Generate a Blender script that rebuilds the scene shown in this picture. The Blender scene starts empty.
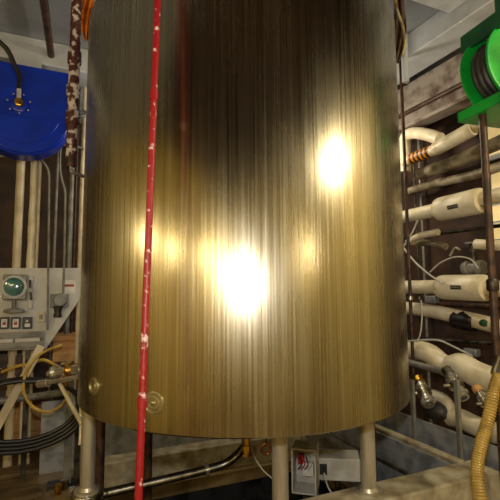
import bpy, bmesh, math, random
from mathutils import Vector, Matrix
random.seed(7)
S = bpy.context.scene
COL = S.collection
PI = math.pi
# ------------------------------------------------------------------ camera
F = 430.0
PITCH = math.radians(5.45); ROLL = math.radians(0.36)
EYE = Vector((0, 0, 1.6))
camd = bpy.data.cameras.new('camera'); cam = bpy.data.objects.new('camera', camd); COL.objects.link(cam)
camd.sensor_width = 36; camd.lens = 36*F/500; camd.clip_start = 0.02
RM = Matrix.Rotation(PI/2+PITCH, 3, 'X') @ Matrix.Rotation(-ROLL, 3, 'Z')
if (RM.transposed() @ Vector((0,0,1))).x > 0: RM = Matrix.Rotation(PI/2+PITCH, 3, 'X') @ Matrix.Rotation(ROLL, 3, 'Z')
cam.matrix_world = Matrix.Translation(EYE) @ RM.to_4x4()
S.camera = cam
A = math.radians(24)                       # the room is turned against the view
EU = Vector((math.cos(A), math.sin(A), 0)); EV = Vector((-math.sin(A), math.cos(A), 0)); EZ = Vector((0,0,1))
def W(u, v, z): return EU*u + EV*v + EZ*z
def ray(px, py): return RM @ Vector(((px-250)/F, (250-py)/F, -1))
def PY(px, py, Y): d = ray(px, py); return EYE + d*(Y/d.y)
def PU(px, py, u): d = ray(px, py); return EYE + d*(u/d.dot(EU))
def PV(px, py, v): d = ray(px, py); return EYE + d*(v/d.dot(EV))
def PZ(px, py, z): d = ray(px, py); return EYE + d*((z-1.6)/d.z)
def uv(p): return p.dot(EU), p.dot(EV)
# ------------------------------------------------------------------ materials
def lin(c): return tuple(((x/255)/12.92 if x/255 <= .04045 else ((x/255+.055)/1.055)**2.4) for x in c)+(1,)
def mat(name, c, rough=.5, metal=0, c2=None, scale=8, lo=.42, hi=.62, bump=0, stretch=(1,1,1), emit=0, spec=.5, detail=6):
    m = bpy.data.materials.new(name); m.use_nodes = True; nt = m.node_tree; b = nt.nodes['Principled BSDF']
    b.inputs['Base Color'].default_value = lin(c); b.inputs['Roughness'].default_value = rough
    b.inputs['Metallic'].default_value = metal; b.inputs['Specular IOR Level'].default_value = spec
    tc = nt.nodes.new('ShaderNodeTexCoord'); mp = nt.nodes.new('ShaderNodeMapping'); mp.inputs['Scale'].default_value = stretch
    no = nt.nodes.new('ShaderNodeTexNoise'); no.inputs['Scale'].default_value = scale; no.inputs['Detail'].default_value = detail
    nt.links.new(tc.outputs['Object'], mp.inputs[0]); nt.links.new(mp.outputs[0], no.inputs['Vector'])
    if c2 is None: c2 = tuple(x*.8 for x in c)
    r = nt.nodes.new('ShaderNodeValToRGB'); r.color_ramp.elements[0].position = lo; r.color_ramp.elements[1].position = hi
    r.color_ramp.elements[0].color = lin(c); r.color_ramp.elements[1].color = lin(c2)
    nt.links.new(no.outputs['Fac'], r.inputs[0]); nt.links.new(r.outputs[0], b.inputs['Base Color'])
    if bump:
        bn = nt.nodes.new('ShaderNodeBump'); bn.inputs['Strength'].default_value = bump; bn.inputs['Distance'].default_value = .01
        nt.links.new(no.outputs['Fac'], bn.inputs['Height']); nt.links.new(bn.outputs[0], b.inputs['Normal'])
    if emit:
        b.inputs['Emission Color'].default_value = lin(c); b.inputs['Emission Strength'].default_value = emit
    return m
def tank_mat():
    m = bpy.data.materials.new('brushed_tank_steel'); m.use_nodes = True; nt = m.node_tree; N = nt.nodes; L = nt.links; b = N['Principled BSDF']
    b.inputs['Metallic'].default_value = 1
    tc = N.new('ShaderNodeTexCoord')
    def noise(sc, st, det=4):
        mp = N.new('ShaderNodeMapping'); mp.inputs['Scale'].default_value = st
        n = N.new('ShaderNodeTexNoise'); n.inputs['Scale'].default_value = sc; n.inputs['Detail'].default_value = det
        L.new(tc.outputs['Object'], mp.inputs[0]); L.new(mp.outputs[0], n.inputs['Vector']); return n.outputs['Fac']
    fine = noise(95, (1,1,.01)); broad = noise(16, (1,1,.04)); blot = noise(2.2, (1,1,.6)); drip = noise(42, (1,1,.05), 6)
    def ramp(src, e):
        r = N.new('ShaderNodeValToRGB'); r.color_ramp.elements[0].position = e[0][0]; r.color_ramp.elements[0].color = e[0][1]
        r.color_ramp.elements[1].position = e[1][0]; r.color_ramp.elements[1].color = e[1][1]; L.new(src, r.inputs[0]); return r.outputs[0]
    c1 = ramp(fine, [(.3, lin((166,156,132))), (.7, lin((206,199,180)))])
    c2 = ramp(broad, [(.35, (.86,.84,.78,1)), (.65, (1,1,1,1))])
    mx = N.new('ShaderNodeMix'); mx.data_type = 'RGBA'; mx.blend_type = 'MULTIPLY'; mx.inputs[0].default_value = .8
    L.new(c1, mx.inputs[6]); L.new(c2, mx.inputs[7])
    c3 = ramp(drip, [(.66, (0,0,0,1)), (.74, (1,1,1,1))])
    mx2 = N.new('ShaderNodeMix'); mx2.data_type = 'RGBA'; mx2.inputs[7].default_value = lin((235,232,222)); L.new(mx.outputs[2], mx2.inputs[6])
    mm = N.new('ShaderNodeMath'); mm.operation = 'MULTIPLY'; mm.inputs[1].default_value = .45; L.new(c3, mm.inputs[0]); L.new(mm.outputs[0], mx2.inputs[0])
    L.new(mx2.outputs[2], b.inputs['Base Color'])
    mr = N.new('ShaderNodeMapRange'); mr.inputs[1].default_value = .3; mr.inputs[2].default_value = .7; mr.inputs[3].default_value = TR[0]; mr.inputs[4].default_value = TR[1]
    L.new(blot, mr.inputs[0])
    ad = N.new('ShaderNodeMath'); ad.operation = 'MULTIPLY_ADD'; ad.inputs[1].default_value = .14; L.new(fine, ad.inputs[0]); L.new(mr.outputs[0], ad.inputs[2])
    L.new(ad.outputs[0], b.inputs['Roughness'])
    bn = N.new('ShaderNodeBump'); bn.inputs['Strength'].default_value = .1; bn.inputs['Distance'].default_value = .004
    L.new(fine, bn.inputs['Height']); L.new(bn.outputs[0], b.inputs['Normal'])
    tg = N.new('ShaderNodeTangent'); tg.direction_type = 'RADIAL'; tg.axis = 'Z'; L.new(tg.outputs[0], b.inputs['Tangent'])
    b.inputs['Anisotropic'].default_value = .45; b.inputs['Anisotropic Rotation'].default_value = 0
    return m
TR = (.15, .24)
M = dict(
 tank=tank_mat(),
 steel=mat('stainless_steel', (190,186,172), .3, 1, (150,144,126), 20, bump=.1, stretch=(1,1,.1)),
 satin=mat('satin_steel', (184,172,132), .42, .9, (160,148,108), 20),
 legs=mat('dull_leg_steel', (196,190,172), .38, .6, (160,152,130), 20, bump=.1, stretch=(1,1,.1)),
 chrome=mat('polished_chrome', (235,232,224), .24, .85, (200,196,185), 20),
 dsteel=mat('dark_steel', (92,86,76), .45, .8, (52,46,40), 14, bump=.2),
 red=mat('chipped_red_paint', (150,20,28), .42, 0, (222,190,184), 34, .60, .67, bump=.25),
 rust=mat('rusted_white_paint', (196,184,176), .55, 0, (74,34,28), 22, .43, .49, bump=.4),
 cream=mat('cream_pipe_paint', (214,200,168), .42, 0, (188,172,138), 5),
 white=mat('white_insulation_jacket', (232,222,196), .38, 0, (206,190,152), 7, .45, .7, bump=.12),
 drab=mat('drab_insulation_jacket', (160,148,122), .5, 0, (104,92,70), 8, bump=.2),  # darker, mottled grey-brown jacket colour
 blue=mat('blue_enamel', (8,52,190), .3, 0, (6,44,164), 5),
 green=mat('green_enamel', (22,168,56), .34, 0, (16,128,46), 5),
 dgreen=mat('dark_green_enamel', (24,92,50), .4, 0, (18,66,38), 6),
 black=mat('black_rubber', (22,19,18), .42, 0, (34,28,26), 20),
 brown=mat('brown_painted_iron', (84,58,42), .5, .2, (50,34,26), 18, bump=.3),
 brass=mat('brass', (206,158,50), .28, 1, (160,116,36), 24),
 yellow=mat('yellow_hose_plastic', (178,148,74), .2, 0, (146,116,50), 10),
 ycable=mat('yellow_cable_jacket', (208,176,84), .45, 0, (176,140,60), 12),
 board=mat('white_panel_board', (206,204,198), .5, 0, (186,180,168), 4, bump=.05),
 grey=mat('grey_painted_metal', (134,132,124), .45, .1, (108,104,94), 10),
 lgrey=mat('light_grey_plastic', (196,194,186), .45, 0, (176,172,160), 10),
 dgrey=mat('charcoal_plastic', (58,54,50), .45, 0, (40,36,34), 14),
 glass=mat('teal_gauge_glass', (70,120,122), .12, 0, (40,84,90), 9, spec=.9),
 face=mat('gauge_dial_face', (226,222,212), .4, 0, (206,200,188), 9),
 labelred=mat('red_label_ink', (176,40,34), .5), labelblk=mat('black_label_ink', (28,28,26), .5),
 labelorg=mat('orange_label_tape', (222,140,30), .5), labelwht=mat('white_label_ink', (225,222,212), .5),
 oldwood=mat('grimy_old_board', (118,98,64), .7, 0, (84,66,42), 6, bump=.2, stretch=(.3,.3,3)),
 wood=mat('raw_pine_board', (196,150,92), .6, 0, (158,110,62), 6, bump=.15, stretch=(.3,.3,3)),
 conc=mat('worn_concrete', (182,174,148), .7, 0, (116,98,66), 9, .35, .7, bump=.5),
 galv=mat('galvanised_sheet', (168,170,172), .4, .2, (128,130,134), 9, bump=.15),
 floor=mat('stained_floor', (142,120,78), .42, 0, (70,54,34), 3.4, .35, .68, bump=.25),
 pit=mat('wet_pit_floor', (44,44,48), .25, 0, (22,20,22), 5, bump=.3),
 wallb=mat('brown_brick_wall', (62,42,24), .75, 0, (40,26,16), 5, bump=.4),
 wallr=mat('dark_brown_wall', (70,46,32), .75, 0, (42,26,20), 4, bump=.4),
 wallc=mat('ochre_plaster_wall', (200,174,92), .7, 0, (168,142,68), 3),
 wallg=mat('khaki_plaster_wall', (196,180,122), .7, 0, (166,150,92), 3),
 ceil=mat('grey_ceiling_board', (136,140,146), .75, 0, (122,125,130), 3),
 beam=mat('off_white_beam_paint', (192,196,202), .55, 0, (172,174,176), 4, bump=.1),
 stain=mat('stained_girder_paint', (150,140,130), .6, 0, (96,76,64), 7, .45, .65, bump=.2),
 amber=mat('amber_plastic_film', (214,120,24), .15, 0, (150,66,14), 14, bump=.5),
 olive=mat('olive_strap', (150,132,50), .4, 0, (80,62,30), 18),
 copper=mat('copper_tube', (176,110,70), .3, 1, (130,76,46), 18),
 bulb=mat('lit_bulb', (255,226,160), .5, 0, (255,226,160), emit=14),
 panel=mat('lit_window_pane', (240,214,150), .4, 0, (230,196,120), emit=.45),
 tubelit=mat('lit_tube', (255,240,200), .5, 0, (255,240,200), emit=5),
)
# ------------------------------------------------------------------ mesh helpers
def B(): return bmesh.new()
def addq(bm, pts, faces):
    vs = [bm.verts.new(p) for p in pts]
    for f in faces: bm.faces.new([vs[i] for i in f])
    return vs
def hexa(bm, c8): addq(bm, c8, [(0,3,2,1),(4,5,6,7),(0,1,5,4),(1,2,6,5),(2,3,7,6),(3,0,4,7)])
def boxc(bm, c, ex, ey, ez):
    """box centred at c with half-extent vectors"""
    s = [(-1,-1,-1),(1,-1,-1),(1,1,-1),(-1,1,-1),(-1,-1,1),(1,-1,1),(1,1,1),(-1,1,1)]
    hexa(bm, [Vector(c)+ex*a+ey*b+ez*d for a,b,d in s])
def boxuv(bm, u0, u1, v0, v1, z0, z1):
    boxc(bm, W((u0+u1)/2,(v0+v1)/2,(z0+z1)/2), EU*abs(u1-u0)/2, EV*abs(v1-v0)/2, EZ*abs(z1-z0)/2); return bm
def spline(pts, n=8):
    pts = [Vector(p) for p in pts]
    if len(pts) < 3: return pts
    P = [pts[0]*2-pts[1]]+pts+[pts[-1]*2-pts[-2]]; out = []
    for i in range(1, len(P)-2):
        for k in range(n):
            t = k/n; a,b,c,d = P[i-1:i+3]
            out.append(.5*((2*b)+(c-a)*t+(2*a-5*b+4*c-d)*t*t+(3*b-a-3*c+d)*t**3))
    out.append(pts[-1]); return out
def tube(bm, pts, r, seg=14, caps=True, smooth=False, rib=None):
    pts = spline(pts) if smooth else [Vector(p) for p in pts]
    n = len(pts); rs = r if isinstance(r, (list, tuple)) else [r]*n
    t0 = (pts[1]-pts[0]).normalized(); ref = EZ if abs(t0.z) < .9 else EU
    x = t0.cross(ref).normalized(); rings = []
    for i, p in enumerate(pts):
        t = (pts[min(i+1,n-1)]-pts[max(i-1,0)]).normalized()
        x = (x - t*x.dot(t)).normalized(); y = t.cross(x)
        rings.append([bm.verts.new(p+(x*math.cos(2*PI*k/seg)+y*math.sin(2*PI*k/seg))*rs[i]) for k in range(seg)])
    for a, b in zip(rings, rings[1:]):
        for k in range(seg): bm.faces.new([a[k], a[(k+1)%seg], b[(k+1)%seg], b[k]])
    if caps: bm.faces.new(rings[0][::-1]); bm.faces.new(rings[-1])
    return bm
def rod(p0, p1, r, seg=14): return tube(B(), [p0, p1], r, seg)
def hose(pts, r, seg=10): return tube(B(), pts, r, seg, smooth=True)
def lathe(bm, o, ax, prof, seg=32):
    """profile of (radius, distance along axis)"""
    ax = ax.normalized(); ref = EZ if abs(ax.z) < .9 else EU
    x = ax.cross(ref).normalized(); y = ax.cross(x); rings = []
    for r, h in prof:
        if r < 1e-5: rings.append([bm.verts.new(o+ax*h)])
        else: rings.append([bm.verts.new(o+ax*h+(x*math.cos(2*PI*k/seg)+y*math.sin(2*PI*k/seg))*r) for k in range(seg)])
    for a, b in zip(rings, rings[1:]):
        for k in range(seg):
            k2 = (k+1)%seg
            if len(a) == 1 and len(b) == 1: continue
            if len(a) == 1: bm.faces.new([a[0], b[k2], b[k]])
            elif len(b) == 1: bm.faces.new([a[k], a[k2], b[0]])
            else: bm.faces.new([a[k], a[k2], b[k2], b[k]])
    return bm
def ring(o, ax, R, r, seg=32, seg2=8):
    return lathe(B(), o, ax, [(R+r*math.cos(2*PI*k/seg2), r*math.sin(2*PI*k/seg2)) for k in range(seg2+1)], seg)
def prism(bm, pts, d):
    a = [bm.verts.new(p) for p in pts]; b = [bm.verts.new(Vector(p)+d) for p in pts]; n = len(a)
    bm.faces.new(a); bm.faces.new(b[::-1])
    for k in range(n): bm.faces.new([a[k], b[k], b[(k+1)%n], a[(k+1)%n]])
    return bm
def world_loc(o):
    v = Vector((0,0,0))
    while o is not None: v += o.location; o = o.parent
    return v
def obj(name, bm, m, parent=None, label=None, bevel=0, sharp=35, cat=None, group=None, kind=None):
    bmesh.ops.recalc_face_normals(bm, faces=bm.faces)
    if parent is None:
        xs = [v.co for v in bm.verts]
        loc = Vector(((min(p.x for p in xs)+max(p.x for p in xs))/2, (min(p.y for p in xs)+max(p.y for p in xs))/2, min(p.z for p in xs)))
        off = loc
    else: loc = Vector((0,0,0)); off = world_loc(parent)
    for v in bm.verts: v.co -= off
    me = bpy.data.meshes.new(name); bm.to_mesh(me); bm.free()
    for p in me.polygons: p.use_smooth = True
    me.set_sharp_from_angle(angle=math.radians(sharp))
    me.materials.append(M[m] if isinstance(m, str) else m)
    o = bpy.data.objects.new(name, me); COL.objects.link(o); o.location = loc; o.parent = parent
    if bevel:
        bv = o.modifiers.new('bevel', 'BEVEL'); bv.width = bevel; bv.segments = 2; bv.limit_method = 'ANGLE'
    if label: o['label'] = label
    if cat: o['category'] = cat
    if group: o['group'] = group
    if kind: o['kind'] = kind
    return o
def thing(name, label, cat, loc, group=None):
    o = bpy.data.objects.new(name, None); o.empty_display_size = .05; COL.objects.link(o); o.location = loc
    o['label'] = label; o['category'] = cat
    if group: o['group'] = group
    return o
def struct(name, bm, m, label, **k): return obj(name, bm, m, None, label, cat=k.pop('cat', name.split('_')[0]), kind='structure', **k)
# ------------------------------------------------------------------ the room
U0, U1, V0, V1, ZC = -2.6, 3.5, -2.6, 5.4, 3.85
# floor with the pit well left open
PU0, PU1, PV0, PV1 = .30, 2.22, 2.02, 3.72
bm = B()
boxuv(bm, U0, U1, V0, PV0, -.1, 0); boxuv(bm, U0, PU0, PV0, V1, -.1, 0); boxuv(bm, PU1, U1, PV0, V1, -.1, 0); boxuv(bm, PU0, PU1, PV1, V1, -.1, 0)
struct('floor', bm, 'floor', 'stained brown floor around the tank pit')
bm = B(); boxuv(bm, PU0-.1, PU1+.1, PV0-.1, PV1+.1, -.5, -.4)
boxuv(bm, PU0-.1, PU0, PV0-.1, PV1+.1, -.4, -.1); boxuv(bm, PU1, PU1+.1, PV0-.1, PV1+.1, -.4, -.1)
boxuv(bm, PU0, PU1, PV0-.1, PV0, -.4, -.1); boxuv(bm, PU0, PU1, PV1, PV1+.1, -.4, -.1)
struct('trim_4', bm, 'pit', 'dark wet sunken pit under the tank', cat='pit')
VC = 1.6; ZH = 5.8  # tall dark void added behind the viewer to darken the upper tank reflection
struct('ceiling', boxuv(B(), U0, U1, VC, V1, ZC, ZC+.1), 'ceil', 'grey ceiling boards between off-white beams')
struct('ceiling', boxuv(B(), U0, U1, V0, VC, ZH, ZH+.1), 'wallr', 'added dark high ceiling behind the viewer')
struct('wall_right', boxuv(B(), U1, U1+.12, V0, VC+.1, ZC+.1, ZH), 'wallr', 'added dark upper wall on the right behind the viewer')
struct('wall_left', boxuv(B(), U0-.12, U0, V0, VC+.1, ZC+.1, ZH), 'wallr', 'added dark upper wall on the left behind the viewer')
struct('wall_front', boxuv(B(), U0-.1, U1+.1, V0-.12, V0, ZC+.1, ZH), 'wallr', 'added dark upper wall behind the viewer')
struct('wall_back', boxuv(B(), U0-.1, U1+.1, VC, VC+.1, ZC+.1, ZH), 'wallr', 'added dark upper wall above the edge of the low ceiling')
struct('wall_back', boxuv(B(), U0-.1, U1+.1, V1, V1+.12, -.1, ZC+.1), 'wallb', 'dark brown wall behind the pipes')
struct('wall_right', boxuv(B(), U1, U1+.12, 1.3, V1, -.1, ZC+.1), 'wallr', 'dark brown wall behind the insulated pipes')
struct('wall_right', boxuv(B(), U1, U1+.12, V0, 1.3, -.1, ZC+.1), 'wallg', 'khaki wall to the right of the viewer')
struct('wall_left', boxuv(B(), U0-.12, U0, V0, V1, -.1, ZC+.1), 'wallc', 'ochre wall to the left of the tank')
struct('wall_front', boxuv(B(), U0-.1, U1+.1, V0-.12, V0, -.1, ZC+.1), 'wallg', 'khaki wall behind the viewer')
# ceiling beams and soffit
bU = uv(PZ(430, 66, 3.64))[0]
b0 = PZ(440, 14, 3.66); bu, bv = uv(b0)
struct('trim_1', boxuv(B(), 1.2, bU-.305, bv-.14, bv+.08, 3.76, ZC), 'beam', 'off-white beam crossing the ceiling above the green reel', cat='beam', bevel=.01)
struct('trim_2', boxuv(B(), bU-.30, bU, VC, V1, 3.64, ZC), 'beam', 'off-white beam running along the right ceiling edge', cat='beam', bevel=.01)
sv = uv(PZ(30, 62, 3.62))[1]
struct('trim_3', boxuv(B(), U0, 1.6, sv, V1, 3.62, ZC), 'beam', 'white soffit above the blue hose reel', cat='soffit', bevel=.01)
# stained girder under the right beam
gU = bU+.02
t = thing('wall_girder', 'stained off-white steel girder under the right ceiling beam', 'girder', W(gU+.1, 3, 3.20))
obj('web', boxuv(B(), gU+.05, gU+.08, 1.9, V1, 3.18, 3.64), 'stain', t)
obj('flange', boxuv(B(), gU-.05, gU+.10, 1.9, V1, 3.16, 3.19), 'stain', t)
obj('conduit', rod(W(gU+.02, 1.9, 3.34), W(gU+.02, V1-.01, 3.34), .022), 'brown', t)
# ------------------------------------------------------------------ the tank
TY = 2.84; R = 1.0
ax = PY(244.5, 400, TY); TX = ax.x
ZB = PY(240, 440, TY-R).z; ZT = PY(88, 24, 2.49).z
print('tank', TX, ZB, ZT)
C0 = Vector((TX, TY, 0))
tank = thing('steel_tank', 'large cylindrical brushed steel tank standing on legs over the pit', 'tank', Vector((TX, TY, .54)))
bm = B(); lathe(bm, C0, EZ, [(R-.03, ZB), (R-.008, ZB+.001), (R, ZB+.008), (R, ZT-.02), (R-.006, ZT-.004), (R-.02, ZT)], 160)
obj('shell', bm, 'tank', tank, 'vertically brushed steel wall of the tank')
obj('bottom_head', lathe(B(), C0, EZ, [(R-.031, ZB+.003), (.7, ZB-.0), (.35, ZB-.015), (0, ZB-.02)], 96), 'dsteel', tank)
obj('top_head', lathe(B(), C0, EZ, [(R-.021, ZT), (.8, ZT+.05), (.5, ZT+.1), (0, ZT+.13)], 96), 'steel', tank)
ZL = .54
# curb line for the two front legs
cl = PZ(369, 492, ZL); CU, CV = uv(cl)
def leg(px, Y, zbase, r=.040, name='leg', plate=True, m='legs'):
    p = PY(px, 460, Y); q = Vector((p.x, p.y, 0))
    l = obj(name, rod(q+EZ*zbase, q+EZ*(ZB+.0), r, 24), m, tank)
    if plate:
        obj('foot_plate', tube(B(), [q+EZ*zbase, q+EZ*(zbase+.012), q+EZ*(zbase+.013), q+EZ*(zbase+.03)], [r*1.7, r*1.7, r*1.25, r*1.05], 24), m, l)
    return q
q1 = leg(368, cl.y, ZL)
ym = CV/(ray(280,460).dot(EV)/ray(280,460).y)
q2 = leg(280, ym, ZL)
q3 = leg(88, 2.50, ZL-.04)
leg(148, 3.45, -.4, .032, m='brown'); leg(100, 3.0, 0, .030, m='brown'); leg(372, 3.35, -.4, .032, m='brown')
print('legs', q1-C0, q2-C0, q3-C0, 'curb', CU, CV)
# port boss and side nozzle
def tank_point(px, py):
    d = ray(px, py); o = EYE-C0; a = d.x**2+d.y**2; b = o.x*d.x+o.y*d.y; c = o.x**2+o.y**2-R*R
    t_ = (-b-math.sqrt(b*b-a*c))/a; p = EYE+d*t_; n = Vector((p.x-TX, p.y-TY, 0)).normalized(); return p, n
p, n = tank_point(154, 403)
k = p.x
bs = obj('port_boss', lathe(B(), p-n*.006, n, [(.050,0),(.048,.010),(.045,.011),(.042,.008),(.032,.008),(.030,.013),(.026,.014),(.023,.009),(.015,.009),(.013,.013),(0,.013)], 40), 'satin', tank, 'round capped port low on the tank wall')
obj('port_plug', lathe(B(), p-n*.006, n, [(.010,.012),(.010,.018),(.007,.02),(0,.02)], 20), 'satin', bs)
p, n = tank_point(94, 386)
bs = obj('side_nozzle', lathe(B(), p-n*.01, n, [(.045,0),(.045,.014),(.034,.018),(.034,.024),(.026,.024),(.02,.016),(0,.016)], 32), 'satin', tank)
# second capped port seen by the nozzle
# ------------------------------------------------------------------ red pipe in front of the tank
ra, rb = PY(158.5, -20, 1.80), PY(138, 512, 1.62)
d = (rb-ra); ra = ra + d*(-( (3.84-ra.z)/ -d.z)) ; ra.z = 3.849
rb = rb + d*((rb.z-0)/-d.z) if d.z < 0 else rb
t = thing('red_pipe', 'slender chipped red pipe running top to bottom in front of the tank', 'pipe', Vector((rb.x, rb.y, 0)))
obj('pipe', rod(ra, rb, .0145, 16), 'red', t)
def onred(py): 
    z = PY(148, py, 1.72).z; s_ = (z-ra.z)/(rb.z-ra.z); return ra+(rb-ra)*s_
for py in (92, 398):
    c = onred(py); dd = (rb-ra).normalized()
    obj('coupling', rod(c-dd*.02, c+dd*.02, .0185, 16), 'red', t)
# ------------------------------------------------------------------ curbs round the pit
CT = .54
corner = PZ(472, 464, CT); KU, KV = uv(corner)
print('corner', KU, KV)
fv0, fv1 = CV-.11, CV+.09
struct('trim_5', boxuv(B(), uv(q2)[0]-.09, KU+.06, fv0, fv1, 0, CT), 'conc', 'worn concrete curb along the front of the pit', cat='curb', bevel=.012)
struct('trim_6', boxuv(B(), KU-.04, KU+.02, fv1, 4.4, 0, CT), 'conc', 'worn concrete curb along the right side of the pit', cat='curb', bevel=.012)
bb0 = PV(148, 456, 3.8)
struct('trim_7', boxuv(B(), uv(PV(98,460,3.8))[0], KU-.04, 3.78, 3.95, 0, bb0.z), 'conc', 'tan low beam along the back of the pit', cat='curb', bevel=.008)
# galvanised liner on the inner side of right curb
t = obj('pit_liner', boxuv(B(), KU-.052, KU-.040, fv1+.01, 3.77, -.39, CT-.035), 'galv', None, 'grey metal liner sheet inside the right curb of the pit', cat='liner')
obj('pit_rail', rod(W(KU-.10, fv1+.02, CT-.2), W(KU-.10, 3.77, CT-.2), .014), 'steel', None, 'thin steel rail along the inner right side of the pit', cat='rail')
# dark pedestal beneath the left leg
t = thing('leg_pedestal', 'dark steel pedestal with bright collar under the left tank leg', 'pedestal', q3)
obj('body', rod(q3, q3+EZ*(ZL-.07), .072, 24), 'dsteel', t)
obj('collar', tube(B(), [q3+EZ*(ZL-.07), q3+EZ*(ZL-.04)], .088, 28), 'steel', t, bevel=.004)
# things under the tank ---------------------------------------------------
def pipe_px(pts, r, plane, val):
    return [(PU if plane=='u' else PV if plane=='v' else PY)(x, y, val) for x, y in pts]
p0, p1, p2, p3 = PY(120,490,2.75), PY(205,470,2.95), PY(228,462,3.0), PY(243,448,3.05)
t = thing('drain_pipe', 'shiny steel drain pipe slanting up under the tank beside the red pipe', 'pipe', p0-EZ*.1)
obj('pipe', tube(B(), [PY(102,494,2.70), p0, p1, p2, p3, PY(246,438,3.05)], .028, 14, smooth=True), 'steel', t)
obj('flange', lathe(B(), p1, (p2-p0), [(.028,0),(.042,0),(.042,.02),(.028,.02)], 20), 'chrome', t)
for x, Y, lab in ((247, 2.95, 'yellow pipe union under the tank edge, near the steel drain pipe'),):
    c = PY(x, 448, Y)
    t = obj('pipe_union', lathe(B(), c-EZ*.05, EZ, [(0,0),(.026,0),(.026,.03),(.036,.032),(.036,.07),(.026,.072),(.026,ZB-c.z+.05)], 6), 'brass', None, lab, cat='fitting')
c = PY(266, 449, 2.8)
t = thing('pipe_ring', 'orange rusty ring hanger beside the front middle leg under the tank', 'hanger', c)
obj('ring', ring(c, EY if False else Vector((0,1,0)), .03, .008, 24), 'copper', t)
obj('hanger_rod', rod(c+EZ*.035, Vector((c.x, c.y, ZB-.005)), .005), 'brown', t)
obj('thin_cable', hose([PY(250,440,2.9), PY(254,456,2.7), PY(263,470,2.6), PY(274,482,2.55), PY(276,505,2.5)], .004), 'lgrey', None, 'thin cable slanting down to the middle tank leg', cat='cable')
# open metal junction box
Yb = 2.75
def fbox(bm, px0, py0, px1, py1, Y0, dy, ang=0):
    """box with front face at depth Y0 between two picture points, turned by ang"""
    a = PY(px0, (py0+py1)/2, Y0); b = PY(px1, (py0+py1)/2, Y0); zt = PY((px0+px1)/2, py0, Y0).z; zb = PY((px0+px1)/2, py1, Y0).z
    ex = Matrix.Rotation(ang, 3, 'Z') @ Vector((1,0,0)); ey = Matrix.Rotation(ang, 3, 'Z') @ Vector((0,1,0))
    w = (b-a).length; c = (a+b)/2; c.z = (zt+zb)/2
    boxc(bm, c+ey*dy/2, ex*w/2, ey*dy/2, EZ*(zt-zb)/2); return c, ex, ey, w, zt-zb
a = PY(292, 470, Yb); b = PY(316, 470, Yb); zt = PY(300, 450, Yb).z; zb = PY(300, 494, Yb).z
cx = (a.x+b.x)/2; w = (b.x-a.x)/2; cz = (zt+zb)/2; hz = (zt-zb)/2; dp = .16; X_ = Vector((1,0,0)); Y_ = Vector((0,1,0))
ang = math.radians(-14); X_ = Matrix.Rotation(ang,3,'Z')@X_; Y_ = Matrix.Rotation(ang,3,'Z')@Y_
o = Vector((cx, Yb, cz))
t = thing('junction_box', 'open grey metal electrical box with exposed wiring, beside the middle tank leg', 'electrical box', Vector((cx, Yb+.08, -.4)))
bm = B(); th = .004
boxc(bm, o+Y_*dp, X_*w, Y_*th, EZ*hz)
for s in (-1, 1): boxc(bm, o+X_*s*w+Y_*dp/2, X_*th, Y_*dp/2, EZ*hz); boxc(bm, o+EZ*s*hz+Y_*dp/2, X_*w, Y_*dp/2, EZ*th)
obj('housing', bm, 'lgrey', t)
obj('door', (lambda q: (boxc(q, o+X_*(w+.006)-Y_*.05, X_*th, Y_*.055, EZ*hz), q)[1])(B()), 'lgrey', t, 'door swung open')
bm = B(); boxc(bm, o+Y_*(dp-.03)+X_*.01-EZ*.03, X_*.035, Y_*.02, EZ*.04); obj('terminal_block', bm, 'face', t, bevel=.002)
bm = B(); boxc(bm, o+Y_*(dp-.03)-X_*.035+EZ*.03, X_*.018, Y_*.02, EZ*.03); obj('relay', bm, 'labelred', t, bevel=.002)
for i in range(4):
    x0 = -.04+.02*i
    obj('wire', hose([o+Y_*(dp-.05)+X_*x0+EZ*.05, o+Y_*(dp-.07)+X_*(x0+.015)+EZ*.01, o+Y_*(dp-.05)+X_*(x0-.01)-EZ*.03], .004, 6), ('copper','labelred','black','lgrey')[i], t)
obj('stand', rod(o+Y_*.08-EZ*hz, Vector((o.x,o.y,-.4))+Y_*.08, .02), 'dsteel', t)
# white outlet box
o = PY(338, 470, 2.95); X_ = EU.copy(); X_ = Matrix.Rotation(math.radians(-8),3,'Z')@Vector((1,0,0)); Y_ = Matrix.Rotation(math.radians(-8),3,'Z')@Vector((0,1,0))
t = thing('outlet_box', 'white metal outlet box with a small black socket, between two tank legs', 'electrical box', Vector((o.x,o.y,-.4)))
bm = B(); boxc(bm, o+Y_*.09, X_*.145, Y_*.09, EZ*.07); obj('housing', bm, 'lgrey', t, bevel=.004)
bm = B(); boxc(bm, o-X_*.095, X_*.024, Y_*.005, EZ*.034); obj('socket_plate', bm, 'dgrey', t, bevel=.002)
obj('stand', rod(o+Y_*.09-EZ*.07, Vector((o.x,o.y,-.4))+Y_*.09, .02), 'dsteel', t)
obj('cord', hose([o-X_*.09-Y_*.006-EZ*.02, o-X_*.07-Y_*.04-EZ*.09, o-X_*.03-Y_*.05-EZ*.16, o-X_*.02-Y_*.02-EZ*.3], .005, 8), 'lgrey', t)
# grey wall sheet under the tank at the back
struct('trim_8', boxuv(B(), -.1, 2.3, 4.38, 4.40, 0, .62), 'galv', 'grey sheet splashback behind the pit', cat='panel')
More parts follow.
